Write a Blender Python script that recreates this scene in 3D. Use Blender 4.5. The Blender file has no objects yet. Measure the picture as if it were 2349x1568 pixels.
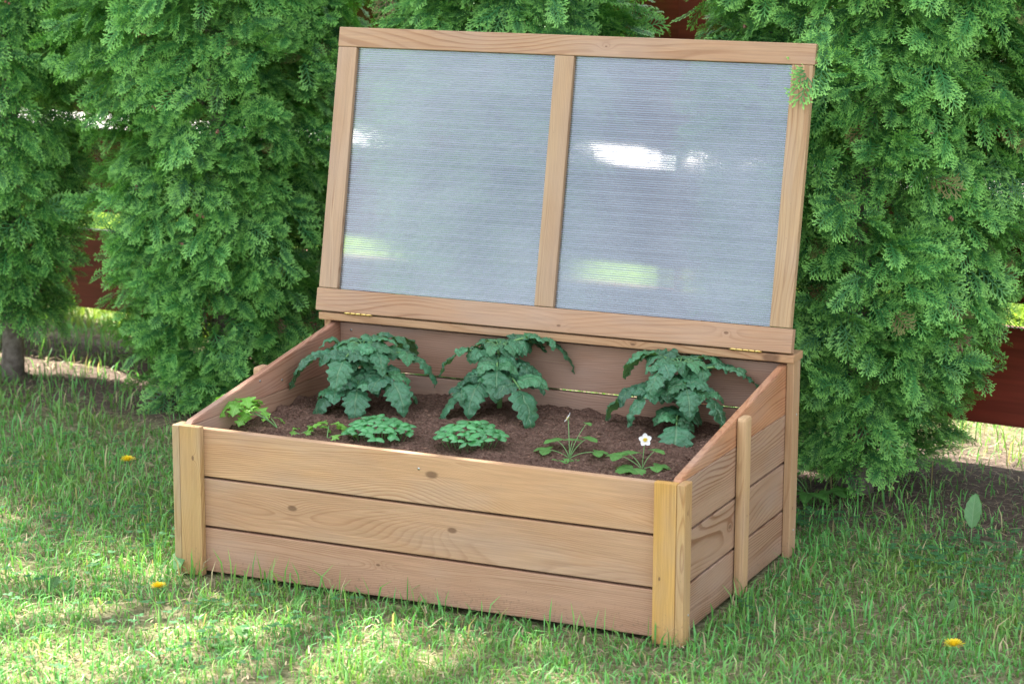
import bpy, bmesh, math, random
import numpy as np
from mathutils import Vector, Matrix, noise

C = bpy.context.scene.collection
rng = np.random.default_rng(7)
random.seed(7)
R = math.radians

# ---------------------------------------------------------------- camera, sky, sun, exposure
SUN_EL, SUN_X, SUN_Y = 55.0, -0.88, 0.475          # direction TOWARDS the sun
cam_d = bpy.data.cameras.new('camera'); cam = bpy.data.objects.new('camera', cam_d); C.objects.link(cam)
yaw, pitch, roll = 0.42905, -0.2, 0.00436
fw = Vector((-math.sin(yaw)*math.cos(pitch), math.cos(yaw)*math.cos(pitch), math.sin(pitch)))
rt = fw.cross(Vector((0, 0, 1))).normalized(); up = rt.cross(fw)
r2 = rt*math.cos(roll)+up*math.sin(roll); u2 = -rt*math.sin(roll)+up*math.cos(roll)
m = Matrix((r2, u2, -fw)).transposed().to_4x4(); m.translation = Vector((2.73916, -4.2127, 1.5292))
cam.matrix_world = m
cam_d.sensor_width = 36; cam_d.lens = 5324.5/2349*36; cam_d.clip_end = 400
cam_d.dof.use_dof = True; cam_d.dof.focus_distance = 5.25; cam_d.dof.aperture_fstop = 5.6
sc = bpy.context.scene; sc.camera = cam

w = bpy.data.worlds.new('World'); sc.world = w; w.use_nodes = True
nt = w.node_tree; nt.nodes.clear()
sky = nt.nodes.new('ShaderNodeTexSky'); sky.sky_type = 'NISHITA'; sky.sun_disc = False
sky.sun_elevation = R(SUN_EL); sky.sun_rotation = math.atan2(SUN_X, SUN_Y)
tc = nt.nodes.new('ShaderNodeTexCoord')
nz = nt.nodes.new('ShaderNodeTexNoise'); nz.inputs['Scale'].default_value = 2.2; nz.inputs['Detail'].default_value = 6
cr = nt.nodes.new('ShaderNodeValToRGB'); cr.color_ramp.elements[0].position = .38; cr.color_ramp.elements[1].position = .62
mx = nt.nodes.new('ShaderNodeMixRGB'); mx.inputs[2].default_value = (10.0, 10.3, 11.0, 1)     # thin white cloud
bg = nt.nodes.new('ShaderNodeBackground'); bg.inputs['Strength'].default_value = 0.06
ow = nt.nodes.new('ShaderNodeOutputWorld')
mu = nt.nodes.new('ShaderNodeMath'); mu.operation = 'MULTIPLY_ADD'; mu.inputs[1].default_value = .60; mu.inputs[2].default_value = .22
L = nt.links.new
L(tc.outputs['Generated'], nz.inputs['Vector']); L(nz.outputs['Fac'], cr.inputs[0]); L(cr.outputs[0], mu.inputs[0])
L(mu.outputs[0], mx.inputs[0]); L(sky.outputs[0], mx.inputs[1]); L(mx.outputs[0], bg.inputs['Color']); L(bg.outputs[0], ow.inputs[0])

sd = bpy.data.lights.new('sun', 'SUN'); sd.energy = 5.0; sd.angle = R(0.5); sd.color = (1, .95, .86)
so = bpy.data.objects.new('sun', sd); C.objects.link(so)
hn = math.hypot(SUN_X, SUN_Y)
sdir = Vector((SUN_X/hn*math.cos(R(SUN_EL)), SUN_Y/hn*math.cos(R(SUN_EL)), math.sin(R(SUN_EL))))
so.rotation_euler = sdir.to_track_quat('Z', 'Y').to_euler(); so.location = (-6, 8, 12)
vs = sc.view_settings; vs.view_transform = 'Standard'; vs.look = 'None'; vs.gamma = 1; vs.exposure = 2.56
sc.cycles.max_bounces = 10; sc.cycles.transparent_max_bounces = 24
sc.cycles.caustics_reflective = False; sc.cycles.caustics_refractive = False

# ---------------------------------------------------------------- helpers
def tag(o, label=None, cat=None, group=None, kind=None):
    if label: o['label'] = label
    if cat: o['category'] = cat
    if group: o['group'] = group
    if kind: o['kind'] = kind
    return o

def link(o, parent=None):
    C.objects.link(o)
    if parent is not None: o.parent = parent
    return o

def empty(name, loc=(0, 0, 0), rz=0, parent=None):
    o = bpy.data.objects.new(name, None); o.location = loc; o.rotation_euler = (0, 0, rz); o.empty_display_size = .1
    return link(o, parent)

def np_mesh(name, V, faces, mat, parent=None, col=None, uv=None, smooth=False):
    """one mesh object from arrays: V (n,3); faces = list of (m,k) index arrays; col (n,3) and uv (n,2) per vertex"""
    me = bpy.data.meshes.new(name)
    V = np.ascontiguousarray(V, dtype=np.float32)
    faces = [np.asarray(f, dtype=np.int32) for f in faces if len(f)]
    me.vertices.add(len(V)); me.vertices.foreach_set('co', V.ravel())
    nl = sum(f.size for f in faces); nf = sum(len(f) for f in faces)
    me.loops.add(nl); me.loops.foreach_set('vertex_index', np.concatenate([f.ravel() for f in faces]))
    st = []; o = 0
    for f in faces:
        st.append(o+np.arange(len(f), dtype=np.int32)*f.shape[1]); o += f.size
    me.polygons.add(nf); me.polygons.foreach_set('loop_start', np.concatenate(st))
    me.update(calc_edges=True)
    if smooth: me.polygons.foreach_set('use_smooth', np.ones(nf, dtype=bool))
    if col is not None:
        a = me.attributes.new('tint', 'FLOAT_COLOR', 'POINT')
        c = np.ones((len(V), 4), dtype=np.float32); c[:, :3] = col; a.data.foreach_set('color', c.ravel())
    if uv is not None:
        a = me.attributes.new('leafuv', 'FLOAT_VECTOR', 'POINT')
        c = np.zeros((len(V), 3), dtype=np.float32); c[:, :2] = uv; a.data.foreach_set('vector', c.ravel())
    me.materials.append(mat)
    return link(bpy.data.objects.new(name, me), parent)

class MB:
    """collects grids, tubes and blobs with per-vertex colour and uv; build() links them as one mesh object"""
    def __init__(s): s.V = []; s.Q = []; s.T = []; s.c = []; s.u = []; s.n = 0
    def add(s, V, Q=None, T=None, c=(1, 1, 1), u=None):
        V = np.asarray(V, dtype=float)
        if Q is not None and len(Q): s.Q.append(np.asarray(Q)+s.n)
        if T is not None and len(T): s.T.append(np.asarray(T)+s.n)
        s.V.append(V); c = np.asarray(c, dtype=float)
        s.c.append(np.broadcast_to(c, (len(V), 3))); s.u.append(np.zeros((len(V), 2)) if u is None else u); s.n += len(V)
    def tube(s, pts, rad, k=7, c=(1, 1, 1)):
        pts = np.asarray(pts, dtype=float); n = len(pts); rad = np.broadcast_to(rad, n)
        V = []; prev = np.array([.3, .2, 1.])
        for i in range(n):
            d = pts[min(i+1, n-1)]-pts[max(i-1, 0)]; d = d/(np.linalg.norm(d)+1e-9)
            x = prev-d*(prev@d)
            if np.linalg.norm(x) < 1e-3: x = np.cross(d, [1, 0, 0])
            x /= np.linalg.norm(x); y = np.cross(d, x); prev = x
            a = np.arange(k)*2*np.pi/k
            V.append(pts[i]+rad[i]*(np.cos(a)[:, None]*x+np.sin(a)[:, None]*y))
        V = np.concatenate(V+[pts[:1], pts[-1:]]); Q = []; T = []
        for i in range(n-1):
            for j in range(k): Q.append((i*k+j, i*k+(j+1) % k, (i+1)*k+(j+1) % k, (i+1)*k+j))
        for j in range(k):
            T.append((n*k, (j+1) % k, j)); T.append((n*k+1, (n-1)*k+j, (n-1)*k+(j+1) % k))
        s.add(V, Q, T, c)
    def build(s, name, mat, parent=None, smooth=True):
        f = []
        if s.Q: f.append(np.concatenate(s.Q))
        if s.T: f.append(np.concatenate(s.T))
        return np_mesh(name, np.concatenate(s.V), f, mat, parent, np.concatenate(s.c), np.concatenate(s.u), smooth)

class N:
    """small node-building helper"""
    def __init__(s, name):
        s.m = bpy.data.materials.new(name); s.m.use_nodes = True; s.t = s.m.node_tree; s.t.nodes.clear()
        s.out = s.t.nodes.new('ShaderNodeOutputMaterial')
    def n(s, typ, props={}, **inp):
        nd = s.t.nodes.new('ShaderNode'+typ)
        for k, v in props.items(): setattr(nd, k, v)
        for k, v in inp.items():
            key = int(k[1:]) if k[0] == 'i' and k[1:].isdigit() else k.replace('_', ' ')
            s.set(nd, key, v)
        return nd
    def set(s, nd, key, v):
        sk = nd.inputs[key]
        if isinstance(v, bpy.types.NodeSocket): s.t.links.new(v, sk)
        elif isinstance(v, bpy.types.Node): s.t.links.new(v.outputs[0], sk)
        else: sk.default_value = (tuple(v)+(1,) if isinstance(v, (tuple, list)) and len(v) == 3 and sk.type == 'RGBA' else v)
    def math(s, op, a, b=0.0, c=0.0): return s.n('Math', {'operation': op}, i0=a, i1=b, i2=c).outputs[0]
    def vmath(s, op, a, b=(0, 0, 0)): return s.n('VectorMath', {'operation': op}, i0=a, i1=b)
    def mix(s, f, a, b, mode='MIX'): return s.n('MixRGB', {'blend_type': mode}, i0=f, i1=a, i2=b).outputs[0]
    def ramp(s, f, stops):
        r = s.t.nodes.new('ShaderNodeValToRGB'); el = r.color_ramp.elements
        for i, (p, c) in enumerate(stops):
            e = el[i] if i < 2 else el.new(p)
            e.position = p; e.color = tuple(c)+(1,) if not isinstance(c, (int, float)) else (c, c, c, 1)
        s.set(r, 0, f); return r.outputs[0]
    def noise(s, v, scale, det=4, rough=.5, dist=0): return s.n('TexNoise', Vector=v, Scale=scale, Detail=det, Roughness=rough, Distortion=dist)
    def fin(s, sh): s.t.links.new(sh.outputs[0] if isinstance(sh, bpy.types.Node) else sh, s.out.inputs[0]); return s.m

# ---------------------------------------------------------------- materials
def wood_material():
    k = N('stained_softwood')
    tc = k.n('TexCoord'); oi = k.n('ObjectInfo')
    obj = tc.outputs['Object']
    sep = k.n('SeparateXYZ', i0=obj)
    x, y, z = sep.outputs
    rnd = oi.outputs['Random']
    off = k.n('CombineXYZ', i0=k.math('MULTIPLY', rnd, 37.0), i1=k.math('MULTIPLY', rnd, 11.0), i2=k.math('MULTIPLY', rnd, 23.0))
    p = k.vmath('ADD', obj, off.outputs[0]).outputs[0]
    # slow wander of the heart along the board
    lowv = k.vmath('MULTIPLY', p, (1.15, 4.0, 4.0)).outputs[0]
    low = k.noise(lowv, 1.0, 2, .4)
    midv = k.vmath('MULTIPLY', p, (4.0, 26.0, 26.0)).outputs[0]
    mid = k.noise(midv, 1.0, 3, .5)
    heart = k.math('MULTIPLY', k.math('SUBTRACT', low.outputs['Fac'], .5), .26)
    zz = k.math('ADD', z, heart)
    # knots: two per board, from the board's own properties
    kn = None; kdark = None
    for nm in ('knot_a', 'knot_b'):
        at = k.n('Attribute', {'attribute_type': 'OBJECT', 'attribute_name': nm})
        ks = k.n('SeparateXYZ', i0=at.outputs['Vector'])
        dx = k.math('MULTIPLY', k.math('SUBTRACT', x, ks.outputs[0]), .55); dz = k.math('SUBTRACT', z, ks.outputs[1])
        d = k.math('SQRT', k.math('ADD', k.math('MULTIPLY', dx, dx), k.math('MULTIPLY', dz, dz)))
        wob = k.math('MULTIPLY', k.math('SUBTRACT', mid.outputs['Fac'], .5), .006)
        d = k.math('ADD', d, wob)
        on = k.math('GREATER_THAN', ks.outputs[2], .0005)
        g = k.math('MULTIPLY', k.math('EXPONENT', k.math('MULTIPLY', k.math('DIVIDE', d, k.math('MAXIMUM', k.math('MULTIPLY', ks.outputs[2], 3.2), .001)), -1.0)), on)
        s_ = k.math('MULTIPLY', g, .020)
        kn = s_ if kn is None else k.math('ADD', kn, s_)
        kd = k.math('MULTIPLY', k.n('MapRange', {'interpolation_type': 'SMOOTHSTEP'}, i0=k.math('DIVIDE', d, k.math('MAXIMUM', ks.outputs[2], .001)), i1=.55, i2=1.15, i3=1.0, i4=0.0).outputs[0], on)
        kdark = kd if kdark is None else k.math('MAXIMUM', kdark, kd)
    yy = k.math('ADD', y, k.math('MULTIPLY', k.math('SUBTRACT', rnd, .2), .035))
    rr = k.math('SQRT', k.math('ADD', k.math('MULTIPLY', zz, zz), k.math('MULTIPLY', yy, yy)))
    rr = k.math('ADD', k.math('ADD', rr, kn), k.math('MULTIPLY', mid.outputs['Fac'], .006))
    ring = k.math('FRACT', k.math('MULTIPLY', rr, k.math('ADD', 120.0, k.math('MULTIPLY', rnd, 130.0))))
    # early wood slowly darkens into a thin late-wood line
    line = k.ramp(ring, [(0.0, .0), (.55, .12), (.86, 1.0), (.97, .55), (1.0, .0)])
    strength = k.n('MapRange', i0=k.noise(k.vmath('MULTIPLY', p, (3., 14., 14.)).outputs[0], 1, 2).outputs['Fac'], i1=.35, i2=.65, i3=.15, i4=1.0).outputs[0]
    fib = k.noise(k.vmath('MULTIPLY', p, (9.0, 420.0, 420.0)).outputs[0], 1.0, 3, .6)
    fac = k.math('MULTIPLY', k.math('MULTIPLY', line, strength), oi.outputs['Alpha'])
    base = oi.outputs['Color']
    dark = k.mix(1.0, base, (.60, .47, .38), 'MULTIPLY')
    col = k.mix(fac, base, dark)
    blot = k.noise(k.vmath('MULTIPLY', p, (3.5, 9., 9.)).outputs[0], 1.0, 4, .55)
    col = k.mix(k.n('MapRange', i0=blot.outputs['Fac'], i1=.4, i2=.68, i3=0, i4=.38).outputs[0], col, k.mix(1.0, col, (.80, .66, .55), 'MULTIPLY'))
    grey = k.noise(k.vmath('MULTIPLY', p, (2.0, 6., 6.)).outputs[0], 1.7, 3, .5)
    col = k.mix(k.n('MapRange', i0=grey.outputs['Fac'], i1=.48, i2=.75, i3=0, i4=.45).outputs[0], col, (.36, .27, .22))
    col = k.mix(.30, col, k.mix(1.0, col, k.ramp(fib.outputs['Fac'], [(.3, .45), (.7, 1.35)]), 'MULTIPLY'))
    col = k.mix(k.math('MULTIPLY', k.math('MINIMUM', k.math('MULTIPLY', kn, 15.0), 1.0), k.n('MapRange', i0=mid.outputs['Fac'], i1=.42, i2=.6, i3=.12, i4=.75).outputs[0]), col, k.mix(1.0, col, (.66, .50, .38), 'MULTIPLY'))
    col = k.mix(k.math('MULTIPLY', kdark, .8), col, (.13, .065, .035))
    geo = k.n('NewGeometry'); gs = k.n('SeparateXYZ', i0=geo.outputs['Position'])
    dn = k.noise(geo.outputs['Position'], 120, 5, .7); low_z = k.n('MapRange', i0=gs.outputs[2], i1=.0, i2=.11, i3=.09, i4=-.06).outputs[0]
    dirt = k.n('MapRange', i0=k.math('ADD', dn.outputs['Fac'], low_z), i1=.60, i2=.68, i3=0, i4=.55).outputs[0]
    col = k.mix(dirt, col, (.16, .115, .07))
    bh = k.math('ADD', k.math('MULTIPLY', fib.outputs['Fac'], .5), k.math('MULTIPLY', line, -.35))
    bmp = k.n('Bump', Strength=.22, Distance=.0012, Height=bh)
    b = k.n('BsdfPrincipled', Base_Color=col, Roughness=k.n('MapRange', i0=fib.outputs['Fac'], i1=.3, i2=.7, i3=.5, i4=.72).outputs[0], Normal=bmp)
    b.inputs['Specular IOR Level'].default_value = .35
    return k.fin(b)
WOOD = wood_material()

def fence_material():
    k = N('red_stained_boards'); tc = k.n('TexCoord'); oi = k.n('ObjectInfo')
    off = k.n('CombineXYZ', i0=k.math('MULTIPLY', oi.outputs['Random'], 30.0))
    p = k.vmath('ADD', tc.outputs['Object'], off.outputs[0]).outputs[0]
    f = k.noise(k.vmath('MULTIPLY', p, (2., 30., 45.)).outputs[0], 1, 5, .6)
    g = k.noise(k.vmath('MULTIPLY', p, (1.3, 4., 7.)).outputs[0], 1, 3, .5)
    col = k.ramp(f.outputs['Fac'], [(.3, (.15, .018, .010)), (.55, (.25, .034, .020)), (.75, (.34, .055, .03))])
    col = k.mix(k.math('MULTIPLY', g.outputs['Fac'], .5), col, (.17, .04, .02))
    b = k.n('BsdfPrincipled', Base_Color=col, Roughness=.42, Normal=k.n('Bump', Strength=.3, Distance=.003, Height=f.outputs['Fac']))
    return k.fin(b)
FENCE = fence_material()

def foliage_material(name, base, tip, dark, trans=.30, rough=.5, spec=.4):
    """tint.r = distance along the spray, tint.g = random per spray, tint.b = dead / brown"""
    k = N(name); at = k.n('Attribute', {'attribute_name': 'tint'}); s = k.n('SeparateColor', i0=at.outputs['Color'])
    c = k.mix(s.outputs[1], dark, base)
    c = k.mix(k.math('POWER', s.outputs[0], 2.2), c, tip)
    c = k.mix(s.outputs[2], c, (.16, .085, .045))
    b = k.n('BsdfPrincipled', Base_Color=c, Roughness=rough); b.inputs['Specular IOR Level'].default_value = spec
    t = k.n('BsdfTranslucent', Color=k.mix(1.0, c, (1.25, 1.35, .55), 'MULTIPLY'))
    return k.fin(k.n('MixShader', i0=trans, i1=b.outputs[0], i2=t.outputs[0]))
THUJA = foliage_material('thuja_sprays', (.056, .235, .066), (.29, .60, .13), (.021, .105, .040), .20, .5, .28)

def leaf_material(name, base, vein, under, trans=.28, rough=.42, bump=.5, nveins=6, spec=.5):
    """leafuv = (along 0..1, across -1..1)"""
    k = N(name); at = k.n('Attribute', {'attribute_name': 'leafuv'}); s = k.n('SeparateXYZ', i0=at.outputs['Vector'])
    ti = k.n('Attribute', {'attribute_name': 'tint'})
    a = k.math('ABSOLUTE', s.outputs[1])
    mid = k.n('MapRange', i0=a, i1=.02, i2=.09, i3=1, i4=0).outputs[0]
    ph = k.math('PINGPONG', k.math('MULTIPLY', k.math('SUBTRACT', s.outputs[0], k.math('MULTIPLY', a, .22)), float(nveins)), .5)
    side = k.n('MapRange', i0=ph, i1=.0, i2=.10, i3=.6, i4=0).outputs[0]
    v = k.math('MAXIMUM', mid, side)
    tc = k.n('TexCoord'); nz = k.noise(tc.outputs['Object'], 60, 4, .6)
    c = k.mix(k.n('MapRange', i0=nz.outputs['Fac'], i1=.3, i2=.7, i3=0, i4=.5).outputs[0], base, tuple(.68*q for q in base))
    c = k.mix(1.0, c, ti.outputs['Color'], 'MULTIPLY')
    c = k.mix(k.math('MULTIPLY', v, .62), c, vein)
    geo = k.n('NewGeometry'); c = k.mix(k.math('MULTIPLY', geo.outputs['Backfacing'], .6), c, under)
    vor = k.n('TexVoronoi', Vector=tc.outputs['Object'], Scale=190.0)
    hgt = k.math('ADD', k.math('MULTIPLY', v, -.7), k.math('MULTIPLY', vor.outputs['Distance'], -.5))
    b = k.n('BsdfPrincipled', Base_Color=c, Roughness=rough, Normal=k.n('Bump', Strength=bump, Distance=.0025, Height=hgt))
    b.inputs['Specular IOR Level'].default_value = spec
    t = k.n('BsdfTranslucent', Color=k.mix(1.0, c, (1.3, 1.4, .5), 'MULTIPLY'))
    return k.fin(k.n('MixShader', i0=trans, i1=b.outputs[0], i2=t.outputs[0]))
TOMATO = leaf_material('tomato_leaf', (.064, .20, .098), (.20, .34, .18), (.12, .22, .10), .25, .36, 1.0)
BASIL = leaf_material('basil_leaf', (.10, .36, .125), (.18, .45, .18), (.16, .4, .15), .3, .3, .25, 4, .7)
PARSLEY = leaf_material('parsley_leaf', (.20, .46, .08), (.30, .55, .16), (.25, .48, .12), .4, .4, .25, 4)
BERRY = leaf_material('strawberry_leaf', (.13, .33, .075), (.22, .42, .12), (.18, .34, .12), .35, .42, .6, 7)
WEED = leaf_material('broad_weed_leaf', (.075, .21, .045), (.13, .28, .08), (.12, .24, .08), .4, .5, .3, 6)
PALEWEED = leaf_material('pale_weed_leaf', (.10, .23, .085), (.2, .33, .16), (.14, .25, .12), .3, .5, .3, 6)

def plain(name, col, rough=.5, spec=.4, metal=0, trans=0):
    k = N(name); b = k.n('BsdfPrincipled', Base_Color=col, Roughness=rough, Metallic=metal); b.inputs['Specular IOR Level'].default_value = spec
    if not trans: return k.fin(b)
    t = k.n('BsdfTranslucent', Color=col); return k.fin(k.n('MixShader', i0=trans, i1=b.outputs[0], i2=t.outputs[0]))
CLOVER = leaf_material('clover_leaf', (.055, .17, .06), (.08, .2, .08), (.08, .17, .07), .3, .6, .2, 4, .2)
STEM = plain('green_stem', (.17, .33, .11), .5, .4, 0, .15)
def noisy(name, a, b_, scale=60, rough=.8, spec=.2, metal=0, bump=.4):
    k = N(name); tc = k.n('TexCoord'); n = k.noise(tc.outputs['Object'], scale, 6, .65)
    return k.fin(k.n('BsdfPrincipled', Base_Color=k.ramp(n.outputs['Fac'], [(.32, a), (.68, b_)]), Roughness=rough, Metallic=metal, Normal=k.n('Bump', Strength=bump, Distance=.004, Height=n.outputs['Fac'])))
BARK = noisy('thuja_bark', (.10, .075, .06), (.30, .25, .22), 45, .9)
BRASS = noisy('brass_plating', (.42, .27, .07), (.75, .56, .20), 90, .28, .5, 1.0, .1)
STEEL = noisy('zinc_screw', (.32, .32, .32), (.62, .62, .6), 150, .35, .5, 1.0, .2)
PETAL = plain('white_petal', (.86, .86, .84), .5, .3, 0, .25)
YELLOW = plain('yellow_floret', (.85, .66, .03), .5, .3, 0, .25)
CENTRE = plain('yellow_flower_centre', (.72, .55, .06), .6)

def vcol(name, rough=.7, spec=.2, trans=0., bump=0):
    k = N(name); at = k.n('Attribute', {'attribute_name': 'tint'})
    b = k.n('BsdfPrincipled', Base_Color=at.outputs['Color'], Roughness=rough); b.inputs['Specular IOR Level'].default_value = spec
    if not trans: return k.fin(b)
    t = k.n('BsdfTranslucent', Color=k.mix(1.0, at.outputs['Color'], (1.2, 1.2, .6), 'MULTIPLY'))
    return k.fin(k.n('MixShader', i0=trans, i1=b.outputs[0], i2=t.outputs[0]))
GRASSM = vcol('grass_blades', .45, .4, .35)
LITTER = vcol('dry_litter', .85, .15, .15)
CRUMB = vcol('soil_crumbs', .95, .1)

def ground_material():
    k = N('garden_ground'); tc = k.n('TexCoord'); p = tc.outputs['Object']
    s = k.n('SeparateXYZ', i0=p)
    n1 = k.noise(p, 3.0, 5, .6); n2 = k.noise(p, 55, 6, .7); n3 = k.noise(p, 14, 4, .6)
    thatch = k.ramp(n2.outputs['Fac'], [(.3, (.05, .055, .028)), (.5, (.15, .145, .07)), (.7, (.34, .30, .19))])
    soil = k.ramp(n2.outputs['Fac'], [(.3, (.05, .036, .028)), (.55, (.12, .088, .068)), (.75, (.24, .19, .15))])
    yv = k.math('ADD', k.math('ADD', s.outputs[1], k.math('MULTIPLY', s.outputs[0], .07)), k.math('MULTIPLY', k.math('SUBTRACT', n1.outputs['Fac'], .5), .9))
    bare = k.math('MULTIPLY', k.n('MapRange', {'interpolation_type': 'SMOOTHSTEP'}, i0=yv, i1=1.0, i2=1.22, i3=0, i4=1).outputs[0],
                  k.n('MapRange', {'interpolation_type': 'SMOOTHSTEP'}, i0=yv, i1=1.95, i2=2.3, i3=1, i4=.0).outputs[0])
    c = k.mix(bare, thatch, soil)
    lawn = k.ramp(n3.outputs['Fac'], [(.3, (.13, .22, .04)), (.7, (.27, .34, .08))])
    c = k.mix(k.n('MapRange', {'interpolation_type': 'SMOOTHSTEP'}, i0=yv, i1=2.1, i2=2.8, i3=0, i4=.85).outputs[0], c, lawn)
    b = k.n('BsdfPrincipled', Base_Color=c, Roughness=.95, Normal=k.n('Bump', Strength=.8, Distance=.012, Height=k.math('ADD', n2.outputs['Fac'], n3.outputs['Fac'])))
    b.inputs['Specular IOR Level'].default_value = .1
    return k.fin(b)
GROUND = ground_material()
ROADM = noisy('pale_gravel', (.50, .46, .42), (.66, .62, .58), 20, .95)

def soil_material():
    k = N('potting_soil'); tc = k.n('TexCoord'); p = tc.outputs['Object']
    n1 = k.noise(p, 130, 8, .75); n2 = k.noise(p, 14, 4, .6)
    c = k.ramp(n1.outputs['Fac'], [(.32, (.040, .022, .015)), (.5, (.135, .078, .055)), (.7, (.29, .185, .135))])
    c = k.mix(k.math('MULTIPLY', n2.outputs['Fac'], .4), c, (.085, .05, .04))
    b = k.n('BsdfPrincipled', Base_Color=c, Roughness=.95, Normal=k.n('Bump', Strength=1.0, Distance=.006, Height=n1.outputs['Fac']))
    b.inputs['Specular IOR Level'].default_value = .15
    return k.fin(b)
SOILM = soil_material()

def pane_materials():
    # smooth outer skin of the twin-wall sheet: mostly see-through, a little milky, and glossy
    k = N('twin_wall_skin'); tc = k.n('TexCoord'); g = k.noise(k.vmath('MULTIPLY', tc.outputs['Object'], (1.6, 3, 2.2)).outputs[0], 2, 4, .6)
    tr = k.n('BsdfTransparent', Color=(.93, .95, .98))
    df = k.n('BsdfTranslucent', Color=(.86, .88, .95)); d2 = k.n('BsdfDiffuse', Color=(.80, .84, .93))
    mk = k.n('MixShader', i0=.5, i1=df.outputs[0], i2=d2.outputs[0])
    rf = k.n('BsdfRefraction', Color=(.97, .98, 1.0), Roughness=.24, IOR=1.12)
    see = k.n('MixShader', i0=.62, i1=tr.outputs[0], i2=rf.outputs[0])
    a = k.n('MixShader', i0=k.n('MapRange', i0=g.outputs['Fac'], i1=.3, i2=.7, i3=.05, i4=.27).outputs[0], i1=see.outputs[0], i2=mk.outputs[0])  # patchy whitening paints streaks of reflected sky light into the milky part
    gl = k.n('BsdfGlossy', Color=(1, 1, 1), Roughness=.12)
    fr = k.math('MAXIMUM', k.n('Fresnel', IOR=1.5).outputs[0], .085)
    skin = k.fin(k.n('MixShader', i0=fr, i1=a.outputs[0], i2=gl.outputs[0]))
    k = N('twin_wall_rib')
    tr = k.n('BsdfTransparent', Color=(.9, .93, 1)); df = k.n('BsdfTranslucent', Color=(.86, .89, .98)); d2 = k.n('BsdfDiffuse', Color=(.80, .86, 1))
    mk = k.n('MixShader', i0=.55, i1=df.outputs[0], i2=d2.outputs[0]); a = k.n('MixShader', i0=.93, i1=tr.outputs[0], i2=mk.outputs[0])
    gl = k.n('BsdfGlossy', Color=(1, 1, 1), Roughness=.2)
    rib = k.fin(k.n('MixShader', i0=.14, i1=a.outputs[0], i2=gl.outputs[0]))
    return skin, rib
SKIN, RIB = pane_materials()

# ---------------------------------------------------------------- ground, lawn beyond, road
def gz(x, y):
    return .010*noise.noise(Vector((x*2.1, y*2.1, 3.3)))+.006*noise.noise(Vector((x*7, y*7, 1.3)))
def build_ground():
    xs = np.concatenate([[-60, -30, -15, -8], np.arange(-4.5, 5.01, .06), [8, 15, 30, 60]])
    ys = np.concatenate([[-40, -20, -10, -6], np.arange(-3.0, 4.01, .06), [6, 9, 14, 25, 45, 80]])
    V = []; 
    for y in ys:
        for x in xs:
            inner = -4.5 <= x <= 5 and -3 <= y <= 4
            V.append((x, y, gz(x, y)-.004 if inner else -.004))
    nx = len(xs); ny = len(ys); i = np.arange((ny-1)*(nx-1)); a = (i//(nx-1))*nx+i % (nx-1)
    o = np_mesh('ground', V, [np.stack([a, a+1, a+nx+1, a+nx], 1)], GROUND, smooth=True)
    tag(o, 'lawn soil and thatch under the grass around the cold frame', 'ground', kind='structure')
    o = np_mesh('road', [(-60, 5.4, .02), (60, 5.0-6.6+6.6, .02), (60, 30, .02), (-60, 30, .02)], [[(0, 1, 2, 3)]], ROADM)
    tag(o, 'pale sunlit gravel road beyond the fence', 'road', kind='structure')
build_ground()

# ---------------------------------------------------------------- wood pieces
def chamfer_box(name, size, bevel=.0022, mat=WOOD):
    bm = bmesh.new(); bmesh.ops.create_cube(bm, size=1.0)
    bmesh.ops.scale(bm, vec=size, verts=bm.verts)
    bmesh.ops.bevel(bm, geom=list(bm.edges), offset=bevel, segments=2, affect='EDGES', profile=.6)
    me = bpy.data.meshes.new(name); bm.to_mesh(me); bm.free(); me.materials.append(mat); return me

TAN = (.43, .275, .17); ROSE = (.36, .215, .14); BROWN = (.36, .225, .145)
LM = {}
def wood(name, lo, hi, axis, parent, tone=TAN, knots=(), label=None, grain=.8, bevel=.0022):
    """a board filling lo..hi; axis = direction of its grain; local X runs along it, local Z across its face"""
    lo = Vector(lo); hi = Vector(hi); c = (lo+hi)/2; d = hi-lo
    if axis == 'x': size = (d.x, d.y, d.z); rot = Matrix.Identity(3)
    elif axis == 'y':      # X->y, Y->-x, Z->z
        size = (d.y, d.x, d.z); rot = Matrix(((0, -1, 0), (1, 0, 0), (0, 0, 1)))
    else:                   # vertical: X->z, wide face across
        if d.x >= d.y: size = (d.z, d.y, d.x); rot = Matrix(((0, 0, 1), (0, 1, 0), (-1, 0, 0))).transposed(); rot = Matrix(((0, 0, -1), (0, 1, 0), (1, 0, 0)))
        else: size = (d.z, d.x, d.y); rot = Matrix(((0, 1, 0), (0, 0, 1), (1, 0, 0)))
    o = bpy.data.objects.new(name, chamfer_box(name, size, bevel)); link(o, parent)
    LM[o.name] = Matrix.Translation(c) @ rot.to_4x4(); o.matrix_local = LM[o.name]
    tv = random.uniform(.94, 1.06); tn = [q*tv for q in tone]; o.color = (*tn, grain)
    ks = list(knots)+[(0, 0, 0)]*2
    o['knot_a'] = tuple(float(q) for q in ks[0]); o['knot_b'] = tuple(float(q) for q in ks[1])
    if label: o['label'] = label
    return o

W, D, H, T = 1.2, .718, .11224, .018
frame = empty('cold_frame', (0, 0, 0))
tag(frame, 'wooden cold frame planter box with its clear ribbed lid propped open', 'cold frame')
G = .0055
AW = .049
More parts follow.
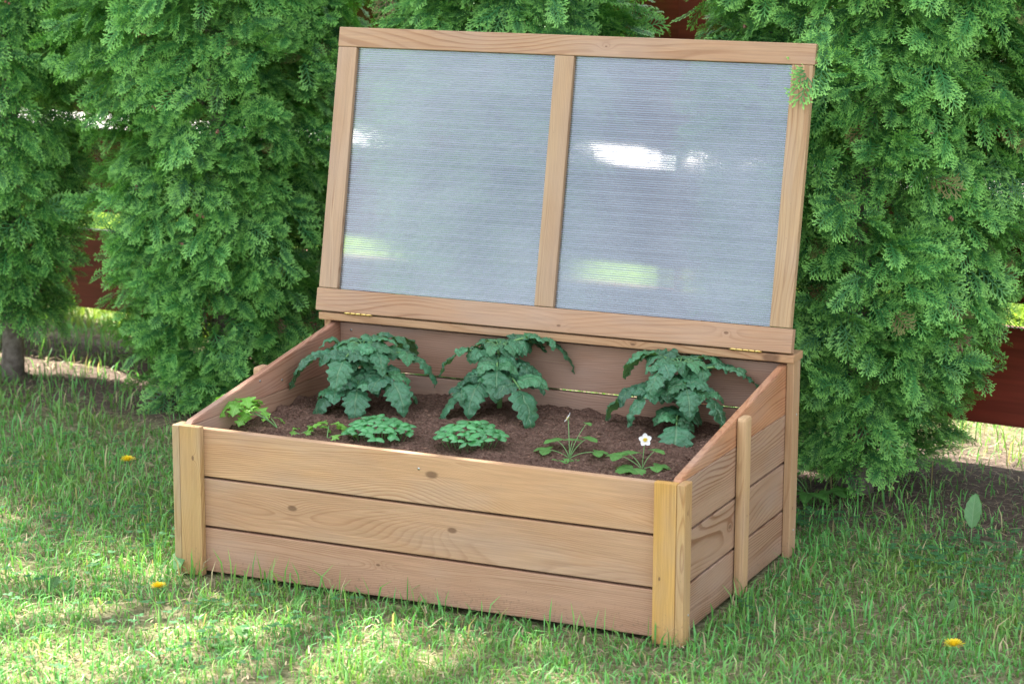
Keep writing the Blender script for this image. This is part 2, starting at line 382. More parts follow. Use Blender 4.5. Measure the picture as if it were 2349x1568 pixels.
# front boards (three), back boards (four)
fk = [[(.12, .0, .0075)], [(-.309, .008, .0065), (.076, .012, .0065)], [(.02, -.03, .004)]]
fk = {2: [(.028, .012, .009)], 1: [(-.309, .012, .0065), (.076, .01, .0065)], 0: [(-.1, .02, .003)]}
ft = {2: (.48, .288, .160), 1: (.45, .270, .160), 0: (.42, .25, .160)}
for i in range(3):
    wood('plank', (T+.001, 0, i*H+(.008 if i == 0 else 0)), (W-T-.001, T, (i+1)*H-G), 'x', frame, ft[i], fk[i], None, (1.0, .5, .9)[i])
for i in range(4):
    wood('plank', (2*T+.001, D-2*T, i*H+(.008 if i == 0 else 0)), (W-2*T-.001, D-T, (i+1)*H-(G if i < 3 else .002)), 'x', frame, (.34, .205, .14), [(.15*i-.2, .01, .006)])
zback = 4*H+.007      # underside of the hinge rail
# side boards (three full, one wedge each side)
for sx, x0 in ((0, T), (1, W-2*T)):
    for i in range(3):
        wood('plank', (x0, T+.001, i*H+(.008 if i == 0 else 0)), (x0+T, D-T-.001, (i+1)*H-(G if i < 2 else .004)), 'y', frame, (BROWN if sx else ROSE), [(.05-.1*i, .02*(i-1), .006)] if i == 1 else [], None, 1.5 if sx else 1.0)
    # wedge
    y0, y1 = T*.2, D-T-.001; zb = 3*H; zt = 4*H+.004
    bm = bmesh.new()
    L_ = y1-y0; cy = (y0+y1)/2; cz = zb+.054
    prof = [(y0, zb-.0035), (y1, zb-.0035), (y1, zt), (y0+.012, zb+.006)]
    vs_ = []
    for xx in (-T/2, T/2):
        vs_.append([bm.verts.new((py-cy, xx, pz-cz)) for py, pz in prof])
    bm.faces.new(vs_[0][::-1]); bm.faces.new(vs_[1])
    for a in range(4): bm.faces.new((vs_[0][a], vs_[0][(a+1) % 4], vs_[1][(a+1) % 4], vs_[1][a]))
    bmesh.ops.recalc_face_normals(bm, faces=bm.faces[:])
    bmesh.ops.bevel(bm, geom=list(bm.edges), offset=.0018, segments=2, affect='EDGES')
    me = bpy.data.meshes.new('plank'); bm.to_mesh(me); bm.free(); me.materials.append(WOOD)
    o = bpy.data.objects.new('plank', me); link(o, frame); o['label'] = 'wedge-shaped sloping top plank of the side'
    o.matrix_local = Matrix(((0, -1, 0, x0+T/2), (1, 0, 0, cy), (0, 0, 1, cz), (0, 0, 0, 1)))
    o.color = ((.44, .22, .115, 1.2) if sx else (.38, .20, .13, 1)); o['knot_a'] = (0., 0., 0.); o['knot_b'] = (0., 0., 0.)
# corner posts, each an L of two boards
ztf = 3*H+.001
for nm, lo, hi, tone, lab in (
    ('corner_post', (T+.0006, -T, 0), (T+AW+.004, -.0006, ztf), (.46, .29, .13), None),
    ('corner_post', (0, -T, 0), (T, .023, ztf-.0008), (.40, .275, .14), None),
    ('corner_post', (W-T-AW, -T, 0), (W-T-.0006, -.0006, ztf), (.56, .315, .085), 'yellower corner post board at the front'),
    ('corner_post', (W-T, -T, 0), (W, .023, ztf-.0008), (.50, .315, .14), None),
    ('corner_post', (W-T+.0004, D-.048, 0), (W, D, zback-.0005), (.43, .27, .15), None),
    ('corner_post', (0, D-.048, 0), (T-.0004, D, zback-.0005), (.48, .29, .17), None),
    ('corner_post', (T, D-T+.0006, 0), (T+AW, D, zback-.0006), (.48, .29, .17), None),
    ('corner_post', (W-T-AW, D-T+.0006, 0), (W-T, D, zback-.0006), (.48, .29, .17), None)):
    wood(nm, lo, hi, 'z', frame, tone, [(random.uniform(-.15, .15), random.uniform(-.01, .01), .0028)], lab)
# side battens with the outer front edge rounded
for x0, x1, tone in ((W-T+.0006, W+.004, (.50, .32, .17)), (-.004, T-.0006, (.52, .32, .19))):
    wood('side_batten', (x0, .334, .004), (x1, .376, .398), 'z', frame, tone, [(-.02, .0, .002)], None, bevel=.0075)
# hinge rail along the back top
rail = wood('hinge_rail', (-.006, .652, zback), (W+.004, .722, zback+.0185), 'x', frame, (.44, .27, .15), [(.552, .0, .013), (.22, .001, .004)], bevel=.003)

# lid: an assembly pivoting on the rail
TH = .19148
lidp = wood('lid', (-.012, 0, 0), (W-.001, .022, .055), 'x', frame, (.39, .235, .14), [(.04, -.012, .003), (.45, .006, .003)], 'ribbed clear lid in a wooden frame, tilted back')
LIDM = Matrix.Translation((0, .647, .4795)) @ Matrix.Rotation(-TH, 4, 'X')
base_l = LM[lidp.name].copy(); lidp.matrix_local = LIDM @ base_l
inv = base_l.inverted()
def lidwood(name, lo, hi, axis, tone, knots=(), bevel=.0022):
    o = wood(name, lo, hi, axis, frame, tone, knots, None, bevel=bevel)
    m_ = LM[o.name]; o.parent = lidp; o.matrix_local = inv @ m_; return o
lidwood('top_rail', (-.009, .001, .6425), (W-.004, .022, .690), 'x', (.38, .235, .14), [(.1, 0, .002)])
lidwood('stile', (-.008, .001, .0562), (.0425, .021, .6418), 'z', (.38, .255, .165))
lidwood('stile', (.5665, .001, .0562), (.615, .021, .6418), 'z', (.375, .255, .155))
lidwood('stile', (1.143, .001, .0562), (1.192, .021, .6418), 'z', (.41, .275, .155))
def pane(x0, x1):
    # skins
    z0, z1 = .0563, .6417; y0, y1 = .0125, .0165
    nb = 24; V = []; Q = []
    for yy in (y0, y1):
        b = len(V)
        for i in range(nb+1):
            zz = z0+(z1-z0)*i/nb
            V += [(x0, yy, zz), (x1, yy, zz)]
        for i in range(nb): Q.append((b+2*i, b+2*i+1, b+2*i+3, b+2*i+2))
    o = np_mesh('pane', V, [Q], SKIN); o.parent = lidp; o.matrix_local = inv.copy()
    o['label'] = 'clear ribbed twin-wall plastic sheet'
    me = o.data; me.materials.append(RIB)
    pitch = .0052; n = int((z1-z0)/pitch); V = []; Q = []
    bm = bmesh.new(); bm.from_mesh(me)
    for i in range(n+1):
        zc = z0+.0008+i*pitch; h = .0015*(1+.55*math.sin(i*1.7)*math.sin(i*.37+1))
        if zc+h > z1: break
        vv = [bm.verts.new((x, y, z)) for x in (x0+.0003, x1-.0003) for y in (y0+.0004, y1-.0004) for z in (zc-h/2, zc+h/2)]
        for f in ((0, 1, 3, 2), (4, 6, 7, 5), (0, 4, 5, 1), (2, 3, 7, 6), (0, 2, 6, 4), (1, 5, 7, 3)):
            fa = bm.faces.new([vv[j] for j in f]); fa.material_index = 1
    bm.to_mesh(me); bm.free()
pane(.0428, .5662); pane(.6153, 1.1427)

# brass hinges: pin knuckles and the leaf that shows on the rail
def hinge(x0, x1):
    mb = MB(); n = 5; wdt = (x1-x0)/n; yc, zc = .6495, zback+.0215
    for i in range(n):
        a = x0+i*wdt+.0006; b = x0+(i+1)*wdt-.0006
        mb.tube([(a, yc, zc), (b, yc, zc)], .0031, 12)
    o = mb.build('hinge', BRASS, frame)
    mb = MB()
    mb.add([(x0, yc, zc-.0018), (x1, yc, zc-.0018), (x1, .69, zback+.0193), (x0, .69, zback+.0193), (x0, yc, zc-.0030), (x1, yc, zc-.0030), (x1, .69, zback+.0187), (x0, .69, zback+.0187)],
           [(0, 1, 2, 3), (7, 6, 5, 4), (0, 4, 5, 1), (1, 5, 6, 2), (2, 6, 7, 3), (3, 7, 4, 0)])
    mb.tube([(x0-.002, yc, zc), (x1+.002, yc, zc)], .0016, 8)
    l = mb.build('hinge_leaf', BRASS, o, smooth=False)
hinge(.069, .141); hinge(1.055, 1.128)
# screws
def screw(loc, nrm, first=[]):
    mb = MB(); n_ = Vector(nrm)
    p0 = Vector(loc)-n_*.001; p1 = Vector(loc)+n_*.0008
    mb.tube([p0, p1], .0028, 10)
    o = mb.build('screw', STEEL, frame)
for loc, nr in (((T*2+.0002, .30, .375), (1, 0, 0)), ((T*2+.0002, .40, .358), (1, 0, 0)), ((.068, D-2*T, .43), (0, -1, 0)), ((W, D-.02, .33), (1, 0, 0)), ((W, D-.02, .06), (1, 0, 0)), ((W, .012, .06), (1, 0, 0)), ((.598, 0, .30), (0, -1, 0)), ((W-2*T, .34, .36), (-1, 0, 0))):
    screw(loc, nr)

# ---------------------------------------------------------------- soil in the box
def soilz(x, y):
    e = max(0, 1-min(x-.036, 1.164-x)/.05)
    z = .287+.006*(y/.7)+.012*noise.noise(Vector((x*6, y*6, 0)))+.011*noise.noise(Vector((x*22, y*22, 4)))+.005*noise.noise(Vector((x*60, y*60, 8)))
    return z+.010*e*noise.noise(Vector((x*9, y*9, 9)))
def build_soil():
    x0, x1, y0, y1 = 2*T+.0012, W-2*T-.0012, T+.0012, D-2*T-.0012
    nx, ny = 330, 200
    xs = np.linspace(x0, x1, nx); ys = np.linspace(y0, y1, ny)
    V = [(x, y, soilz(x, y)+.003*noise.noise(Vector((x*160, y*160, 2)))) for y in ys for x in xs]
    i = np.arange((ny-1)*(nx-1)); a = (i//(nx-1))*nx+i % (nx-1); Q = [np.stack([a, a+1, a+nx+1, a+nx], 1)]
    n0 = len(V); ring = list(range(nx))+[k*nx+nx-1 for k in range(1, ny)]+[(ny-1)*nx+k for k in range(nx-2, -1, -1)]+[k*nx for k in range(ny-2, 0, -1)]
    for r_ in ring: V.append((V[r_][0], V[r_][1], .012))
    m_ = len(ring); Q.append(np.array([(ring[j], n0+j, n0+(j+1) % m_, ring[(j+1) % m_]) for j in range(m_)]))
    o = np_mesh('soil', V, Q, SOILM, smooth=True)
    tag(o, 'dark brown crumbly potting soil filling the wooden cold frame', 'soil', kind='stuff')
    # crumbs, lumps and dry fibres
    mb = MB(); octa = np.array([(1, 0, 0), (-1, 0, 0), (0, 1, 0), (0, -1, 0), (0, 0, 1), (0, 0, -1)], float)
    tf = [(0, 2, 4), (2, 1, 4), (1, 3, 4), (3, 0, 4), (2, 0, 5), (1, 2, 5), (3, 1, 5), (0, 3, 5)]
    for _ in range(9000):
        x = rng.uniform(x0+.004, x1-.004); y = rng.uniform(y0+.004, y1-.004); s = rng.uniform(.0008, .0022)*(1.9 if rng.random() < .06 else 1)
        v = octa*s*rng.uniform(.6, 1.4, (6, 3)); a_ = rng.uniform(0, 6.28); ca, sa = math.cos(a_), math.sin(a_)
        v = v@np.array([(ca, sa, 0), (-sa, ca, 0), (0, 0, 1)])+np.array((x, y, soilz(x, y)+s*.5)); g = rng.uniform(.5, 1.25)
        mb.add(v, T=tf, c=(.165*g, .095*g, .068*g))
    for _ in range(420):
        x = rng.uniform(x0+.01, x1-.01); y = rng.uniform(y0+.01, y1-.01); s = rng.uniform(.0025, .0055)
        v = octa*s*rng.uniform(.4, 1.5, (6, 3))*(1.6, .8, .45); a_ = rng.uniform(0, 6.28); ca, sa = math.cos(a_), math.sin(a_)
        v = v@np.array([(ca, sa, 0), (-sa, ca, 0), (0, 0, 1)])+np.array((x, y, soilz(x, y)+s*.3)); g = rng.uniform(.5, 1.7)
        mb.add(v, T=tf, c=(.17*g, .10*g, .07*g))
    for _ in range(1300):
        x = rng.uniform(x0+.01, x1-.01); y = rng.uniform(y0+.01, y1-.01); l = rng.uniform(.004, .016); a_ = rng.uniform(0, 6.28); wd = .0004
        z = soilz(x, y)+.0015; d = np.array((math.cos(a_), math.sin(a_), rng.uniform(-.2, .3))); s_ = np.array((-d[1], d[0], 0))*wd
        p = np.array((x, y, z)); q1 = p+d*l*.5+np.array((0, 0, .0012)); q2 = p+d*l+s_*3
        g = rng.uniform(.5, 1.3); mb.add([p-s_, p+s_, q1+s_, q1-s_, q2+s_, q2-s_], [(0, 1, 2, 3), (3, 2, 4, 5)], c=(.26*g, .18*g, .12*g))
    c = mb.build('soil_crumbs', CRUMB, o, smooth=False); c['kind'] = 'stuff'
build_soil()

# ---------------------------------------------------------------- thuja trees
def frond(nb, ns, seed, L=1.0, droop=.12):
    """a flat scaly spray: axis along X, branchlets to +-Y; returns verts, quads, tip value"""
    r = np.random.default_rng(seed); V = []; Q = []; tp = []
    def strip(p, d, l, w0, w1, t0, t1):
        p = np.array(p); d = np.array(d)/np.linalg.norm(d); s = np.array((-d[1], d[0])); e = p+d*l; b = len(V)
        for q, ww, tt in ((p, w0, t0), (e, w1, t1)):
            for sg in (-1, 1): v = q+s*ww*sg; V.append((v[0], v[1])); tp.append(tt)
        Q.append((b, b+1, b+3, b+2)); return e
    n = 4; p = np.array((0., 0.)); bend = r.uniform(-.2, .2)
    ax = [p]
    for i in range(n):
        a = bend*(i+1)/n*1.5; e = strip(ax[-1], (math.cos(a), math.sin(a)), 1/n, .015, .015, i/n*.4, (i+1)/n*.8); ax.append(e)
    ax = np.array(ax)
    for i in range(nb*2):
        t = .10+.82*(i+.5)/(nb*2); f = t*n; k = int(f); q = ax[k]+(ax[min(k+1, n)]-ax[k])*(f-k)
        sg = 1 if i % 2 else -1; l = (.50*math.sin(math.pi*min(1, t*.8+.16))**.8*(1-.2*t)+.05)*r.uniform(.8, 1.15)
        a = bend*t*1.5+sg*(R(50)-t*R(14)+r.uniform(-.08, .08)); a2 = a-sg*.3
        m_ = strip(q, (math.cos(a), math.sin(a)), l*.55, .013, .015, t*.4, t*.4+.25)
        e = strip(m_, (math.cos(a2), math.sin(a2)), l*.45, .017, .014, t*.4+.3, 1.0)
        for j in range(ns):
            u = (.35, .62, .85)[j]
            if l*(1-u) < .05: continue
            o_ = q+(m_-q)*(u/.55) if u < .55 else m_+(e-m_)*((u-.55)/.45)
            s2 = sg*(1 if j % 2 == 0 else -1); aa = a+s2*R(36)
            strip(o_, (math.cos(aa), math.sin(aa)), max(.05, l*(.40-.22*u))*r.uniform(.85, 1.15), .013, .016, t*.4+.35, .95)
    V = np.array(V); z = -droop*V[:, 0]**2+r.uniform(-.1, .45)*V[:, 1]**2
    return np.column_stack([V, z])*L, np.array(Q), np.array(tp)
FINE = [frond(6, 3, s, 1, dr) for s, dr in ((1, -.10), (2, .12), (3, -.25), (4, .25))]
MEDI = [frond(5, 2, s, 1, dr) for s, dr in ((5, -.10), (6, .15), (7, -.2), (8, .3))]
COAR = [frond(4, 1, s, 1, dr) for s, dr in ((9, .15), (10, .3))]

def unit(a): return a/(np.linalg.norm(a, axis=-1, keepdims=True)+1e-9)

def place(templates, P, X, Z, S, tint_g, dead=None):
    """merge copies of the templates: positions P, axis X, normal Z, size S"""
    X = unit(X); Z = unit(Z-X*np.sum(Z*X, 1, keepdims=True)); Y = np.cross(Z, X)
    M = np.stack([X, Y, Z], 1); which = rng.integers(0, len(templates), len(P)); Vs = []; Qs = []; Cs = []; n0 = 0
    for k_, (v, q, tp) in enumerate(templates):
        idx = np.nonzero(which == k_)[0]
        if not len(idx): continue
        VV = np.einsum('nj,ijk->ink', v, M[idx])*S[idx, None, None]+P[idx, None]
        Vs.append(VV.reshape(-1, 3)); n = len(v)
        Qs.append((q[None]+(np.arange(len(idx))*n)[:, None, None]).reshape(-1, 4)+n0); n0 += n*len(idx)
        c = np.zeros((len(idx), n, 3), np.float32); c[:, :, 0] = tp[None]; c[:, :, 1] = tint_g[idx, None]
        if dead is not None: c[:, :, 2] = dead[idx, None]
        Cs.append(c.reshape(-1, 3))
    return np.concatenate(Vs), np.concatenate(Qs), np.concatenate(Cs)

def thuja(x, y, height, rad, skirt, label, seed, tmpl, dens=1.0, lean=(0, 0), trunk_r=.035, two=False, profile=None, cones=6, detail_top=1.45, extra=()):
    global rng
    rng = np.random.default_rng(seed)
    root = empty('thuja_tree', (x, y, 0)); tag(root, label, 'tree', 'thuja trees along the fence')
    def Rz(z):
        t = np.clip((z-skirt)/(height-skirt), 0, 1)
        low = np.clip((z-skirt)/.35, 0, 1)**.6*.42+.58
        top = np.clip((1-t)/.62, 0, 1)**.75
        rr = rad*low*top
        if profile: rr = rr*np.interp(z, [p[0] for p in profile], [p[1] for p in profile])
        return rr
    Vs = []; Qs = []; Cs = []; n0 = 0
    for (z0, z1, tm, cpa, fsz) in ((skirt, min(detail_top, height), tmpl, 590*dens, 1.0), (min(detail_top, height), height, COAR, 150, 1.75)):
        if z1-z0 < .05: continue
        area = 2*math.pi*rad*.85*(z1-z0); nc = int(area*cpa)
        z = rng.uniform(z0, z1, nc*2); keep = rng.random(nc*2) < Rz(z)/rad; z = z[keep][:nc]; nc = len(z)
        ph = rng.uniform(0, 2*np.pi, nc); depth = np.where(rng.random(nc) < .66, rng.uniform(.88, 1.04, nc), rng.uniform(.45, .88, nc))
        lump = np.array([noise.noise(Vector((math.cos(a)*2.2+seed, math.sin(a)*2.2, zz*3.2))) for a, zz in zip(ph, z)])
        lump2 = np.array([noise.noise(Vector((math.cos(a)*4.5+seed, math.sin(a)*4.5, zz*8))) for a, zz in zip(ph, z)])
        rr = Rz(z)*depth*(1+.30*lump+.28*lump2)
        rad_v = np.stack([np.cos(ph), np.sin(ph), np.zeros(nc)], 1)
        Pc = rad_v*rr[:, None]; Pc[:, 2] = z; Pc[:, 0] += lean[0]*z; Pc[:, 1] += lean[1]*z
        if z0 == skirt and len(extra):
            for q_, (ex, ey, ez, eph) in enumerate(extra): Pc[q_] = (ex-x, ey-y, ez); ph[q_] = eph; rad_v[q_] = (math.cos(eph), math.sin(eph), 0)
        tang = np.stack([-np.sin(ph), np.cos(ph), np.zeros(nc)], 1)
        ax = rad_v*.62+tang*rng.normal(0, .60, (nc, 1))+np.array((0, 0, 1.))*rng.uniform(-.75, .25, (nc, 1))
        nm = np.array((0, 0, 1.))*.60+tang*rng.normal(0, .55, (nc, 1))+rad_v*rng.uniform(.3, 1.0, (nc, 1))
        ax = unit(ax); nm = unit(nm-ax*np.sum(ax*nm, 1, keepdims=True)); sd_ = np.cross(nm, ax)
        m_ = 6; f_i = np.tile(np.arange(m_), nc); ci = np.repeat(np.arange(nc), m_)
        u = f_i/(m_-1); sg = np.where(f_i % 2, 1., -1.); ang = sg*(1-u)*(.95+rng.normal(0, .12, len(u)))+rng.normal(0, .12, len(u))
        size = fsz*(.050+.045*rng.random(nc)[ci])*rng.uniform(.85, 1.15, len(u))*(1.0-.12*u); blen = .105*fsz
        P = Pc[ci]+ax[ci]*((u-.75)*blen)[:, None]+rng.normal(0, .004, (len(u), 3))
        X = ax[ci]*np.cos(ang)[:, None]+sd_[ci]*np.sin(ang)[:, None]+rng.normal(0, .15, (len(u), 3))+np.array((0, 0, -.12))
        Z = nm[ci]+rng.normal(0, .22, (len(u), 3))
        g = np.clip(.55+.6*rng.normal(0, .6, nc)[ci]+rng.normal(0, .12, len(u)), 0, 1)
        dead = np.where(rng.random(len(u)) < .014, rng.uniform(.4, 1, len(u)), 0.)
        V, Q, c = place(tm, P, X, Z, size, g, dead); Vs.append(V); Qs.append(Q+n0); Cs.append(c); n0 += len(V)
    np_mesh('crown', np.concatenate(Vs), [np.concatenate(Qs)], THUJA, root, np.concatenate(Cs))
    # trunk with inner limbs
    mb = MB()
    zs = np.linspace(-.02, height*.93, 12); px = [lean[0]*z+.012*math.sin(z*4+seed) for z in zs]; py = [lean[1]*z+.012*math.cos(z*3+seed) for z in zs]
    rr = [max(.004, trunk_r*(1-.9*max(0, z)/height)*(1.35 if i == 0 else 1)) for i, z in enumerate(zs)]
    mb.tube(np.column_stack([px, py, zs]), rr, 10)
    if two: mb.tube([(-.07, .10, -.02), (-.075, .10, .3), (-.05, .08, .8), (-.02, .03, 1.4)], [.02, .017, .013, .008], 8)
    nl = 46
    for i in range(nl):
        z = skirt+(height*.9-skirt)*i/nl+.02; a = i*2.4; r_ = float(Rz(np.array(z)))*.85; cx = lean[0]*z; cy = lean[1]*z
        mb.tube([(cx, cy, z-.05), (cx+math.cos(a)*r_*.5, cy+math.sin(a)*r_*.5, z+.02), (cx+math.cos(a+.2)*r_, cy+math.sin(a+.2)*r_, z+.10)], [.008, .005, .002], 5)
    mb.build('trunk', BARK, root)
    # small brown seed cones near the surface
    for i in range(cones):
        z = rng.uniform(max(skirt, .4), 1.35); a = rng.uniform(3.6, 5.8); r_ = float(Rz(np.array(z)))*1.0; mb = MB()
        c0 = np.array((math.cos(a)*r_+lean[0]*z, math.sin(a)*r_+lean[1]*z, z))
        for j in range(int(rng.integers(2, 4))):
            o_ = c0+np.clip(rng.normal(0, .004, 3), -.005, .005); d = unit(rng.normal(0, 1, 3)); mb.tube([o_, o_+d*.005, o_+d*.010], [.0022, .0045, .0015], 7, (1, 1, 1))
        cb = mb.build('seed_cone', CONE, root)
    return root
CONE = noisy('thuja_cone', (.16, .07, .045), (.34, .17, .11), 200, .7)

thuja(-2.38, 1.55, 3.9, .34, .13, 'thuja tree beyond the left edge of the photo, casting shade over the cold frame', 10, MEDI, .5, (.0, 0), cones=0)
thuja(-1.53, 1.47, 5.2, .285, .19, 'thuja tree at the left edge of the photo with two bare grey trunks', 11, MEDI, 1.0, (.0, 0),   .027, True, cones=4, profile=[(0, .55), (.45, .72), (1., 1), (2, 1.1)])
thuja(-.78, 1.45, 4.8, .335, .02, 'broad thuja tree left of the cold frame, green down to the ground', 12, FINE, 1.05, (.01, 0), cones=12, profile=[(0, .70), (.35, .80), (.8, .95), (1.2, 1.12), (1.6, 1.12)])
thuja(.095, 1.45, 4.5, .31, .10, 'thuja tree directly behind the open lid, showing above it and through the left pane', 13, FINE, .9, (.03, 0), cones=3, profile=[(0, .7), (.7, .78), (1.15, 1.0), (2, 1)])
thuja(1.155, 1.32, 4.2, .35, .09, 'large sharp thuja tree right of the cold frame, overlapping a lid corner', 14, FINE, 1.15, (.02, -.01), cones=6, extra=[(1.20, .80, 1.115, 4.1), (1.215, .79, 1.08, 4.0), (1.26, .86, 1.12, 3.8), (1.25, .84, 1.06, 4.3), (1.19, .82, 1.17, 4.4), (1.27, .90, 1.0, 4.2)], profile=[(0, .72), (.3, .80), (.55, .9), (1.1, 1.04), (1.6, 1.05)])
thuja(1.83, 1.62, 4.0, .31, .38, 'darker thuja tree at the right edge behind the large sharp one', 15, MEDI, .9, (0, 0), cones=2)

def shade_tree():
    global rng
    rng = np.random.default_rng(99); cx, cy = -3.0, 2.75
    root = empty('shade_tree', (cx, cy, 0)); tag(root, 'tall loose-crowned broadleaf tree beyond the fence, dappling the lawn with shade', 'tree')
    mb = MB(); mb.tube([(0, 0, -.05), (.05, 0, 2), (-.05, .05, 4.5), (.1, -.1, 7), (0, 0, 9.6)], [.2, .16, .13, .08, .02], 12)
    nc = 128; P = rng.normal(0, 1, (nc*3, 3)); P = unit(P)*rng.random((nc*3, 1))**.4*np.array((3.7, 2.8, 2.2))+np.array((-.5, -.6, 8.6)); P = P[:nc]
    V = []; n0 = 0
    for p in P:
        if rng.random() < .4: mb.tube([(0, 0, max(5, p[2]-1.2)), p*(.5, .5, 1)-(0, 0, .4), p], [.05, .03, .01], 5)
        n = 75; q = p+rng.normal(0, .21, (n, 3)); a = unit(rng.normal(0, 1, (n, 3))); b = unit(np.cross(a, rng.normal(0, 1, (n, 3)))); s_ = rng.uniform(.035, .06, (n, 1))
        V.append(np.stack([q-a*s_, q-b*s_*.6, q+a*s_, q+b*s_*.6], 1).reshape(-1, 3))
    V = np.concatenate(V); i = np.arange(len(V)//4)*4
    c = np.zeros((len(V), 3)); c[:, 0] = .3; c[:, 1] = .6
    np_mesh('crown', V, [np.stack([i, i+1, i+2, i+3], 1)], THUJA, root, c); mb.build('trunk', BARK, root)
shade_tree()

# ---------------------------------------------------------------- red board fence
def fence():
    root = empty('board_fence', (0, 1.9, 0), math.atan(-.11)); tag(root, 'reddish-brown horizontal board fence with gaps behind the thuja row', 'fence')
    posts = [-5.3, -3.35, -1.42, .535, 2.45, 4.4]
    rows = [(.108, .373), (.433, .708), (.752, 1.05), (1.053, 1.21)]
    for a, b in zip(posts[:-1], posts[1:]):
        for z0, z1 in rows:
            o = bpy.data.objects.new('board', chamfer_box('board', (b-a-.094, .024, z1-z0), .003, FENCE)); link(o, root)
            o.location = ((a+b)/2, random.uniform(-.002, .002), (z0+z1)/2+random.uniform(-.003, .003))
    for p in posts:
        o = bpy.data.objects.new('post', chamfer_box('post', (.09, .09, 1.28), .004, FENCE)); link(o, root); o.location = (p, .004, .62)
fence()

# ---------------------------------------------------------------- leaves
def arc(p0, az, el0, el1, length, n=10, curl=0.0):
    """curve starting at p0, heading az, elevation going el0 -> el1"""
    pts = [np.array(p0, float)]
    for i in range(n):
        t = (i+.5)/n; el = el0+(el1-el0)*t; a = az+curl*t
        pts.append(pts[-1]+np.array((math.cos(a)*math.cos(el), math.sin(a)*math.cos(el), math.sin(el)))*length/n)
    return np.array(pts)

def leaf_blade(mb, p0, az, el0, el1, length, width, lobes=4, lobe_d=.16, fold=.25, cup=-.35, ns=14, nt=8, tint=(1, 1, 1), roll=0., shape=.85, curl=0., wav=.08, base=.0, crinkle=0.):
    pts = arc(p0, az, el0, el1, length, ns, curl); V = []; U = []
    ph = random.uniform(0, 6)
    for i in range(ns+1):
        s = i/ns; d = pts[min(i+1, ns)]-pts[max(i-1, 0)]; d /= np.linalg.norm(d)
        sd_ = np.array((math.sin(az+curl*s), -math.cos(az+curl*s), 0))
        sd_ /= np.linalg.norm(sd_); nm = np.cross(sd_, d)
        c, s_n = math.cos(roll), math.sin(roll); sd2 = sd_*c+nm*s_n; nm2 = nm*c-sd_*s_n
        w_ = width*.5*(math.sin(math.pi*min(1, s**shape*(1-base)+base))**.75 if s < 1 else 0)
        for j in range(nt+1):
            t = -1+2*j/nt; lb = 1-lobe_d*abs(t)**2*(.5+.5*math.cos(s*lobes*2*math.pi+1.0+(.5 if t > 0 else 0)))
            ww = w_*lb
            q = pts[i]+sd2*(t*ww*math.cos(fold*.7))+nm2*(fold*abs(t)*ww*.8+cup*t*t*ww+wav*ww*math.sin(s*11+ph+t*2.5)*abs(t))
            if crinkle: q = q+nm2*crinkle*2.2*(noise.noise(Vector(q*75))+.5*noise.noise(Vector(q*170)))
            V.append(q); U.append((s, t))
    Q = [(i*(nt+1)+j, i*(nt+1)+j+1, (i+1)*(nt+1)+j+1, (i+1)*(nt+1)+j) for i in range(ns) for j in range(nt)]
    mb.add(V, Q, c=tint, u=np.array(U))

def build_leaf(name, parent, mat, stem_pts, stem_r, blades, stemmat=STEM):
    """a compound leaf: the blades mesh with its stalk as a child"""
    mb = MB()
    for kw in blades: leaf_blade(mb, **kw)
    o = mb.build(name, mat, parent)
    if stem_pts is not None:
        sb = MB(); sb.tube(stem_pts, np.linspace(stem_r, stem_r*.55, len(stem_pts)), 6); sb.build('stalk', stemmat, o)
    return o

